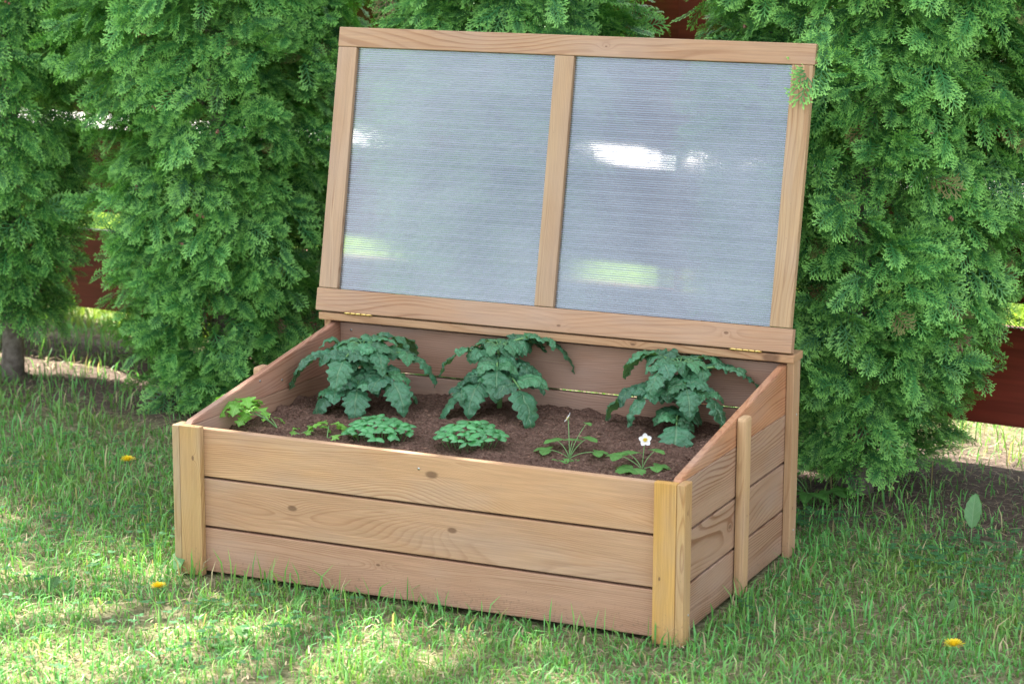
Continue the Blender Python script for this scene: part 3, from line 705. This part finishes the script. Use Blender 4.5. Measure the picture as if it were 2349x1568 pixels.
def tomato(x, y, label, h, leaves, seed):
    random.seed(seed); z0 = soilz(x, y)-.006
    root = empty('tomato_plant', (x, y, z0)); tag(root, label, 'tomato plant', 'tomato plants in the cold frame')
    mb = MB(); st = np.array([(0, 0, 0), (.003, .002, h*.35), (-.003, .004, h*.7), (.0, .0, h)]); mb.tube(st, [.0065, .006, .005, .0035], 9); mb.build('stem', STEM, root)
    for (az, zf, el0, el1, ln, sc_, npair) in leaves:
        az = R(az); p0 = (0, 0, h*zf); pts = arc(p0, az, R(el0*.62), R(el1*.55), ln*.80, 12, random.uniform(-.25, .25)); bl = []
        n = 12
        npair += 1
        for pr in range(npair):
            t = .36+.50*pr/max(1, npair-1) if npair > 1 else .55
            k_ = min(n-1, int(t*n)); P = pts[k_]; d = pts[k_+1]-pts[k_]; a0 = math.atan2(d[1], d[0])
            for sg in (-1, 1):
                l_ = sc_*(.040 if pr % 2 == 0 else .033)*random.uniform(.85, 1.15)
                g = random.uniform(.7, 1.5)
                bl.append(dict(p0=P, az=a0+sg*random.uniform(.9, 1.5), el0=R(random.uniform(15, 50)), el1=R(random.uniform(-100, -50)), length=l_*1.35, width=l_*1.08, lobes=4, lobe_d=.24, fold=.22, cup=-.4, ns=20, nt=10, crinkle=.0034, tint=(g, g*random.uniform(.95, 1.05), g*random.uniform(.85, 1.1)), roll=sg*-.25, wav=.07, shape=.62))
        d = pts[-1]-pts[-2]; a0 = math.atan2(d[1], d[0]); l_ = sc_*.054*random.uniform(.9, 1.12); g = random.uniform(.85, 1.2)
        bl.append(dict(p0=pts[-1], az=a0, el0=R(el1*.4), el1=R(-92), length=l_*1.4, width=l_*1.08, lobes=5, lobe_d=.26, fold=.2, cup=-.35, ns=22, nt=10, crinkle=.0034, tint=(g, g, g), wav=.06, shape=.60, roll=random.uniform(-.3, .3)))
        # smaller leaflets where the stalk leaves the stem
        for sg, t in ((-1, .14), (1, .2), (-1, .32), (1, .42)):
            k_ = int(t*n); P = pts[k_]; d = pts[k_+1]-pts[k_]; a0 = math.atan2(d[1], d[0]); g = random.uniform(.9, 1.3)
            bl.append(dict(p0=P, az=a0+sg*random.uniform(.8, 1.5), el0=.6, el1=-1.6, length=.056*sc_, width=.046*sc_, lobes=4, lobe_d=.15, shape=.62, tint=(g, g, g), ns=16, nt=8, wav=.08, crinkle=.002))
        build_leaf('leaf', root, TOMATO, pts, .0034, bl)
    # tuft of young leaves at the tip
    for i in range(7):
        a = i*2.4; g = random.uniform(1.05, 1.5)
        P = np.array((0, 0, h*.97)); pts = arc(P, a, R(60), R(-10), .035, 6)
        build_leaf('young_leaf', root, TOMATO, pts, .0016, [dict(p0=pts[-1], az=a, el0=R(20), el1=R(-85), length=.046, width=.036, lobes=3, lobe_d=.25, tint=(g, g, g*.9), ns=8, nt=6),
            dict(p0=pts[4], az=a+1.1, el0=R(25), el1=R(-75), length=.030, width=.020, lobes=2, lobe_d=.25, tint=(g, g, g*.9), ns=8, nt=6),
            dict(p0=pts[4], az=a-1.1, el0=R(25), el1=R(-75), length=.030, width=.020, lobes=2, lobe_d=.25, tint=(g, g, g*.9), ns=8, nt=6)])
    return root
# leaf spec: azimuth, start height fraction, elevation start, elevation end, reach, size, leaflet pairs
tomato(.205, .485, 'bushiest tomato plant, nearest the left end of the cold frame', .158, [
    (205, .75, 55, -50, .155, 1.35, 2), (160, .85, 60, -45, .14, 1.15, 2), (245, .45, 25, -65, .12, 1.25, 2), (290, .55, 30, -60, .12, 1.3, 2),
    (340, .6, 45, -55, .15, 1.35, 2), (15, .8, 55, -50, .16, 1.3, 2), (70, .9, 70, -40, .15, 1.2, 2), (110, .8, 60, -40, .14, 1.1, 2), (270, .9, 55, -60, .12, 1.2, 2), (40, .4, 30, -60, .13, 1.1, 1), (325, .95, 60, -40, .10, 1.0, 2)], 3)
tomato(.505, .60, 'middle tomato plant, in the centre of the cold frame', .150, [
    (200, .8, 60, -45, .13, 1.05, 2), (232, .4, 25, -65, .15, 1.3, 2), (262, .6, 40, -70, .11, 1.2, 2), (312, .55, 40, -55, .18, 1.45, 2), (290, .8, 45, -65, .12, 1.2, 2),
    (30, .95, 68, -48, .16, 1.25, 2), (60, .9, 70, -50, .13, 1.1, 2), (130, .85, 60, -50, .12, 1.0, 2), (0, .7, 45, -60, .11, 1.0, 2)], 5)
tomato(.955, .60, 'sparser tomato plant, nearest the right end of the cold frame', .150, [
    (190, .55, 40, -60, .16, 1.3, 2), (165, .9, 72, -50, .15, 1.1, 2), (230, .6, 40, -70, .12, 1.15, 2), (285, .3, 20, -55, .12, 1.35, 1), (300, .75, 50, -65, .10, 1.15, 2),
    (20, .8, 55, -50, .18, 1.15, 2), (55, .9, 68, -40, .13, 1.0, 2), (340, .6, 45, -60, .12, 1.05, 2), (250, .95, 60, -60, .09, 1.0, 2)], 9)

def basil(x, y, rad, hgt, n, label, seed):
    random.seed(seed); z0 = soilz(x, y); root = empty('basil_clump', (x, y, z0)); tag(root, label, 'basil', 'basil seedling clumps behind the front board')
    sb = MB()
    for i in range(n):
        t = (i+.5)/n; r_ = rad*math.sqrt(t)*.93; a = i*2.39996; px, py = math.cos(a)*r_, math.sin(a)*r_
        pz = hgt*math.sqrt(max(.0, 1-(r_/rad)**2))*random.uniform(.85, 1.12)+.004
        sb.tube([(px*.8, py*.8, -.004), (px*.95, py*.95, pz*.6), (px, py, pz)], .0008, 5)
        for j in range(2):
            l_ = random.uniform(.021, .031); g = random.uniform(.75, 1.25); mb = MB()
            leaf_blade(mb, (px, py, pz), a+(j*2-1)*random.uniform(.5, 1.5), R(random.uniform(0, 45)), R(random.uniform(-80, -30)), l_, l_*.78, lobes=1, lobe_d=0, fold=.0, cup=-.5, ns=7, nt=6, tint=(g, g, g), wav=.02, shape=.8)
            mb.build('leaf', BASIL, root)
    sb.build('stems', STEM, root)
basil(.385, .230, .074, .042, 47, 'low clump of round basil leaves on the left, partly hidden by the front board', 21)
basil(.598, .250, .074, .044, 47, 'dense rounded clump of basil leaves in the middle behind the front board', 22)

def parsley(x, y, label, stalks, group=None):
    z0 = soilz(x, y)-.003; root = empty('parsley_plant', (x, y, z0)); tag(root, label, 'parsley', group)
    for (az, el0, el1, ln, sc_, nl) in stalks:
        pts = arc((0, 0, 0), R(az), R(el0), R(el1), ln, 10); bl = []
        for i in range(nl):
            a = R(az)+(-1.9+3.8*i/max(1, nl-1)); e0 = R(random.uniform(5, 60)); g = random.uniform(.85, 1.3)
            P = pts[-1]+np.array((math.cos(a), math.sin(a), .3))*.006*sc_
            bl.append(dict(p0=P, az=a, el0=e0, el1=R(random.uniform(-85, -30)), length=.050*sc_*random.uniform(.8, 1.1), width=.034*sc_, lobes=4, lobe_d=.8, fold=.3, cup=-.2, ns=18, nt=8, tint=(g, g, g*.9), shape=1.5, wav=.25))
        build_leaf('leaf', root, PARSLEY, pts, .0016, bl)
random.seed(31)
parsley(.125, .225, 'tall bright parsley plant leaning left over the soil in the box corner', [(205, 48, 28, .10, 1.45, 8), (190, 42, 15, .085, 1.25, 6), (230, 50, 20, .075, 1.1, 4), (150, 45, 20, .035, .7, 3)])
parsley(.185, .222, 'smallest parsley sprig, just right of the tall parsley', [(20, 35, 10, .035, .8, 3), (200, 30, 10, .02, .6, 2)])
parsley(.255, .222, 'small parsley sprig beside the left basil clump', [(110, 60, 30, .035, .9, 4), (0, 35, 0, .045, .8, 3)])

def strawberry(x, y, label, leaves, flowers, seed):
    random.seed(seed); z0 = soilz(x, y)-.002; root = empty('strawberry_plant', (x, y, z0)); tag(root, label, 'strawberry plant', 'strawberry plants in the cold frame')
    for (az, el0, el1, ln, sc_) in leaves:
        pts = arc((0, 0, 0), R(az), R(el0), R(el1), ln, 8); bl = []
        for k_ in (-1, 0, 1):
            g = random.uniform(.85, 1.2); a = R(az)+k_*1.25
            bl.append(dict(p0=pts[-1], az=a, el0=R(12), el1=R(-28), length=.035*sc_, width=.030*sc_, lobes=7, lobe_d=.16, fold=.22, cup=-.1, ns=22, nt=8, tint=(g, g, g), shape=1.1, wav=.05))
        build_leaf('leaf', root, BERRY, pts, .0012, bl)
    for (az, el0, el1, ln, face, sc_) in flowers:
        pts = arc((0, 0, 0), R(az), R(el0), R(el1), ln, 8); f = Vector(face).normalized()
        a1 = f.orthogonal().normalized(); a2 = f.cross(a1)
        mb = MB(); c0 = pts[-1]
        for i in range(5):
            th = i*2*math.pi/5+.3; d = a1*math.cos(th)+a2*math.sin(th); s_ = f.cross(d); V = []; nn = 8
            for r_ in range(nn+1):
                s = r_/nn; ww = .0052*sc_*math.sin(math.pi*min(1, s*.78+.16))**.6
                for t in (-1, -.5, 0, .5, 1):
                    V.append(c0+np.array(d)*(.0025+s*.0105*(1-.08*t*t*s))*sc_+np.array(s_)*t*ww+np.array(f)*(.002+.0022*s*s-.0012*(1-t*t))*sc_)
            mb.add(V, [(i2*5+j, i2*5+j+1, i2*5+5+j+1, i2*5+5+j) for i2 in range(nn) for j in range(4)])
        fl = mb.build('flower', PETAL, root); mb = MB()
        for i in range(40):
            r_ = .0040*sc_*math.sqrt((i+.5)/40); th = i*2.4; q = c0+np.array(a1)*math.cos(th)*r_+np.array(a2)*math.sin(th)*r_
            mb.tube([q, q+np.array(f)*(.0045-.3*r_)*sc_], .0006*sc_, 5)
        mb.build('flower_centre', CENTRE, fl)
        sb = MB(); sb.tube(pts, .0009, 6)
        for i in range(5):
            th = i*2*math.pi/5; d = np.array(a1*math.cos(th)+a2*math.sin(th)); sb.tube([c0, c0+d*.006*sc_-np.array(f)*.001], [.0012, .0003], 5)
        sb.build('stalk', STEM, fl)
vcam = (.42, -.88, .32)
strawberry(.82, .285, 'strawberry plant beside the middle tomato, its flower seen edge-on', [(200, 40, 5, .05, 1.0), (150, 60, 10, .055, .95), (60, 60, 20, .06, .85), (20, 35, -5, .06, .85), (250, 20, 0, .03, .9), (100, 70, 30, .045, .7), (320, 10, 0, .02, .6), (45, 75, 50, .085, .45)],
           [(120, 80, 60, .088, (-.8, -.2, .5), .95)], 41)
strawberry(1.005, .245, 'strawberry plant in the front right corner with an open white flower', [(150, 50, 10, .05, 1.15), (190, 45, 15, .055, 1.0), (240, 25, 0, .025, 1.35), (60, 70, 25, .05, .75), (10, 30, 5, .03, 1.0)],
           [(75, 86, 78, .064, vcam, 1.1)], 42)

# ---------------------------------------------------------------- weeds and flowers in the lawn
def weed(x, y, name, label, cat, leaves, mat, group=None, seed=1):
    random.seed(seed); root = empty(name, (x, y, gz(x, y)-.004)); tag(root, label, cat, group)
    for (az, el0, el1, ln, blades, bl_l, bl_w) in leaves:
        pts = arc((0, 0, 0), R(az), R(el0), R(el1), ln, 8); bl = []
        for k_ in range(blades):
            a = R(az)+(k_-(blades-1)/2)*1.15; g = random.uniform(.8, 1.25)
            bl.append(dict(p0=pts[-1], az=a, el0=R(el1), el1=R(el1-35), length=bl_l, width=bl_w, lobes=5, lobe_d=.12, fold=.25, cup=-.05, tint=(g, g, g*.95), shape=.9, wav=.06))
        build_leaf('leaf', root, mat, pts, .0018, bl)
    return root
weed(1.10, 1.16, 'ground_elder', 'ground elder with pointed leaflets under the large sharp thuja, behind the box corner', 'weed', [(200, 60, 15, .07, 3, .055, .032), (280, 55, 5, .09, 3, .06, .034), (330, 60, 10, .08, 3, .055, .034), (240, 70, 30, .11, 3, .055, .03), (20, 50, 5, .08, 3, .05, .03)], WEED, 'ground elder under the large thuja', 51)
weed(.985, 1.28, 'ground_elder', 'lower darker ground elder close behind the rear corner post', 'weed', [(250, 30, 0, .05, 3, .04, .028), (310, 35, 0, .05, 3, .04, .028), (190, 40, 5, .05, 3, .04, .026)], WEED, 'ground elder under the large thuja', 52)
weed(1.25, 1.55, 'seedling', 'backlit yellow-green seedling right of the large thuja trunk', 'weed', [(20, 70, 40, .06, 1, .06, .04), (200, 75, 55, .035, 1, .05, .035), (320, 65, 20, .05, 1, .05, .035)], WEED, None, 53)
weed(1.545, .975, 'dock_plant', 'pale dock with one large upright oval leaf in the right-hand grass', 'weed', [(95, 84, 80, .035, 1, .085, .042), (330, 35, 10, .03, 1, .05, .02)], PALEWEED, None, 54)
weed(.40, -.38, 'dandelion_leaves', 'flat cluster of wide blurred weed leaves in front of the box', 'weed', [(250, 25, 5, .02, 1, .07, .036), (330, 30, 0, .02, 1, .075, .03), (130, 55, 25, .025, 1, .06, .034), (200, 30, 10, .02, 1, .06, .03)], WEED, None, 55)
weed(.02, -.05, 'plantain', 'bluish weed leaf standing against the front left post', 'weed', [(110, 75, 50, .02, 1, .06, .034), (250, 40, 10, .015, 1, .04, .022)], PALEWEED, None, 56)
weed(-.16, -.27, 'plantain', 'small dark weed leaf among sunlit grass left of the box', 'weed', [(100, 70, 45, .015, 1, .05, .03), (190, 30, 5, .015, 1, .045, .026)], WEED, None, 57)
weed(1.46, .31, 'plantain', 'narrow pale weed leaf lying in shaded grass right of the box', 'weed', [(160, 30, -5, .01, 1, .06, .022)], PALEWEED, None, 58)
weed(1.71, .52, 'plantain', 'tilted oval weed leaf near the right edge of the lawn', 'weed', [(120, 55, 30, .02, 1, .055, .025), (330, 40, 10, .02, 1, .05, .02)], WEED, None, 59)
weed(1.64, .40, 'plantain', 'upright light green weed leaf in the right foreground lawn', 'weed', [(80, 80, 65, .015, 1, .05, .02)], WEED, None, 60)

def dandelion(x, y, h, label, tilt, seed, sq=1.0):
    random.seed(seed); root = empty('dandelion', (x, y, gz(x, y)-.004)); tag(root, label, 'dandelion', 'yellow dandelions in the lawn')
    sb = MB(); top = np.array((tilt[0]*h, tilt[1]*h, h)); sb.tube([(0, 0, 0), top*np.array((.35, .35, .55)), top], [.0016, .0015, .0013], 7); sb.build('stem', STEM, root)
    mb = MB(); n = 110
    for i in range(n):
        t = (i+.5)/n; el = R(82-72*t); a = i*2.39996; l_ = (.010+.0125*t)*sq*random.uniform(.85, 1.1)
        d = np.array((math.cos(a)*math.cos(el), math.sin(a)*math.cos(el), math.sin(el))); s_ = np.array((-math.sin(a), math.cos(a), 0))*.0011
        e = top+d*l_; m_ = top+d*l_*.5
        mb.add([top-s_*.4, top+s_*.4, m_+s_, m_-s_, e+s_*.9, e-s_*.9], [(0, 1, 2, 3), (3, 2, 4, 5)])
    mb.build('flower_head', YELLOW, root, smooth=False)
    sb = MB(); sb.tube([top-np.array((0, 0, .008)), top-np.array((0, 0, .003)), top+np.array((0, 0, .001))], [.002, .004, .0045], 9); sb.build('bud_base', STEM, root)
dandelion(-.455, .50, .085, 'yellow dandelion standing on a bent stem in the grass left of the box', (-.25, .1), 61)
dandelion(.05, -.165, .018, 'orange-yellow dandelion low in sunlit grass by the front left post', (.1, 0), 62, .9)
dandelion(1.715, .11, .045, 'yellow dandelion in the lawn of the right foreground', (.1, 0), 63, 1.05)

# ---------------------------------------------------------------- grass, clover, litter
def inbox(x, y, m=0.0): return (x > -.002-m) & (x < W+.002+m) & (y > -T-m) & (y < D+m)
def field(x, y, s, o): return np.array([noise.noise(Vector((a*s, b*s, o))) for a, b in zip(x, y)])
def grass(name, label, n, xr, yr, hgt, wid, seed, keepf, colf, bend=(.2, .9)):
    r = np.random.default_rng(seed); x = r.uniform(*xr, n); y = r.uniform(*yr, n)
    k = ~inbox(x, y); x = x[k]; y = y[k]; d = keepf(x, y, r); k = r.random(len(x)) < d; x = x[k]; y = y[k]; n = len(x)
    f = field(x, y, 3.0, 5.0); h = r.uniform(*hgt, n)*(1+.5*f)*np.where(r.random(n) < .05, 1.5, 1)
    a = r.uniform(0, 2*np.pi, n); b = r.uniform(*bend, n); wd = r.uniform(*wid, n)
    d = np.stack([np.cos(a), np.sin(a), np.zeros(n)], 1); s = np.stack([-np.sin(a), np.cos(a), np.zeros(n)], 1)
    tw = r.normal(0, .5, n); s = s*np.cos(tw)[:, None]+d*np.sin(tw)[:, None]
    z = .010*f-.004; P = np.stack([x, y, np.zeros(n)-.004], 1); up_ = np.array((0, 0, 1.))
    P1 = P+up_*(h*.55)[:, None]+d*(h*b*.22)[:, None]; P2 = P+up_*(h*(1-.25*b))[:, None]+d*(h*b*.85)[:, None]
    w2 = (wd*.5)[:, None]
    V = np.stack([P-s*w2*.8, P+s*w2*.8, P1+s*w2, P1-s*w2, P2], 1)
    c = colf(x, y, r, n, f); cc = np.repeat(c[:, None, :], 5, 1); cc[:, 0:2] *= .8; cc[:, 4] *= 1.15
    i = np.arange(n)*5
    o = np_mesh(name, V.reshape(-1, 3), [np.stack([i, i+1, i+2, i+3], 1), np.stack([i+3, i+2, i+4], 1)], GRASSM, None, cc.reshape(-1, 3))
    tag(o, label, 'grass', kind='stuff'); return o
def yy_(x, y): return y+.07*x
def kf(x, y, r):
    v = yy_(x, y)+.45*field(x, y, 1.3, 2.0)
    d = np.where(v < 1.0, 1., np.where(v < 1.25, .45, .10)); d = np.where(v > 2.15, .5, d)
    bald = field(x, y, 4.5, 9.0); return d*np.clip(.95+1.3*np.minimum(bald+.12, 0), .15, 1)
def cf(x, y, r, n, f):
    base = np.stack([np.full(n, .125), np.full(n, .38), np.full(n, .095)], 1)
    g = r.uniform(.7, 1.3, (n, 1)); base = base*g; yel = np.clip(.25+.6*f+r.normal(0, .25, n), 0, 1)[:, None]
    base = base*(1-yel)+np.array((.22, .36, .075))*yel*g
    st = (r.random(n) < .08)[:, None]; return np.where(st, np.array((.42, .36, .20))*g, base)
grass('grass', 'short green lawn grass around the wooden cold frame', 230000, (-2.6, 3.0), (-1.7, 2.4), (.013, .038), (.0020, .0040), 71, kf, cf, (.3, 1.5))
def kf2(x, y, r):
    near = ((np.abs(y+.03) < .05) & (x > -.1) & (x < 1.3)) | ((np.abs(x+.05) < .08) & (y < .8) & (y > -.1)) | ((np.abs(x-1.26) < .07) & (y > -.05) & (y < .9))
    v = yy_(x, y); f = field(x, y, 2.2, 12.); return np.where(near, .8, np.where(v > 1.9, .35, np.where(v < .2, .2, .4))*np.clip(.45+1.8*f, .05, 1))
grass('tall_grass', 'taller grass blades along the box sides and under the trees', 34000, (-2.4, 2.8), (-1.4, 2.3), (.045, .085), (.0026, .0045), 72, kf2, cf, (.1, .8))
def cf3(x, y, r, n, f): return np.stack([.22*np.ones(n), .33*np.ones(n), .07*np.ones(n)], 1)*r.uniform(.7, 1.3, (n, 1))
grass('lawn_beyond', 'sunlit lawn grass beyond the board fence', 60000, (-5.5, 3.5), (2.2, 5.2), (.04, .09), (.005, .010), 73, lambda x, y, r: np.full(len(x), .9), cf3)

def straw():
    r = np.random.default_rng(81); n = 30000; x = r.uniform(-2.4, 2.8, n); y = r.uniform(-1.5, 2.4, n); k = ~inbox(x, y, .01); x = x[k]; y = y[k]; n = len(x)
    v = yy_(x, y); k = r.random(n) < np.where(v > 1.0, 1., .6); x = x[k]; y = y[k]; n = len(x)
    a = r.uniform(0, 6.28, n); l = r.uniform(.010, .045, n); wd = r.uniform(.0005, .0016, n); z = r.uniform(.002, .012, n)
    d = np.stack([np.cos(a), np.sin(a), r.uniform(-.12, .25, n)], 1)*l[:, None]; s = np.stack([-np.sin(a), np.cos(a), np.zeros(n)], 1)*wd[:, None]
    P = np.stack([x, y, z], 1); V = np.stack([P-s, P+s, P+d*.5+s+(0, 0, .002), P+d*.5-s+(0, 0, .002), P+d+s*.5, P+d-s*.5], 1)
    g = r.uniform(.5, 1.25, (n, 1)); c = np.where((r.random(n) < .6)[:, None], np.array((.40, .32, .20)), np.array((.24, .17, .12)))*g
    i = np.arange(n)*6
    o = np_mesh('dry_litter', V.reshape(-1, 3), [np.stack([i, i+1, i+2, i+3], 1), np.stack([i+3, i+2, i+4, i+5], 1)], LITTER, None, np.repeat(c[:, None], 6, 1).reshape(-1, 3))
    tag(o, 'dry straw and fallen bits lying between the grass blades', 'litter', kind='stuff')
straw()

def clover():
    random.seed(91); mb = MB()
    for (cx, cy, sp, n) in ((1.55, .80, .22, 120), (1.15, .95, .12, 60), (1.75, .55, .2, 60), (-.3, .2, .3, 70), (.3, -.35, .35, 70), (1.3, .2, .25, 40), (-.8, .6, .4, 60), (-.3, -.3, .3, 50)):
        for _ in range(n):
            x = random.gauss(cx, sp*.5); y = random.gauss(cy, sp*.5)
            if inbox(np.array(x), np.array(y), .03): continue
            h = random.uniform(.015, .035); g = random.uniform(.8, 1.3); a0 = random.uniform(0, 6)
            for k_ in range(3):
                leaf_blade(mb, (x, y, h), a0+k_*2.09, .25, -.15, random.uniform(.009, .014), random.uniform(.009, .013), lobes=1, lobe_d=0, ns=5, nt=4, tint=(g, g, g), shape=1.2, wav=0)
            mb.tube([(x, y, 0), (x, y, h)], .0005, 3)
    o = mb.build('clover', CLOVER); tag(o, 'small clover leaves growing between the lawn grass', 'clover', kind='stuff')
clover()
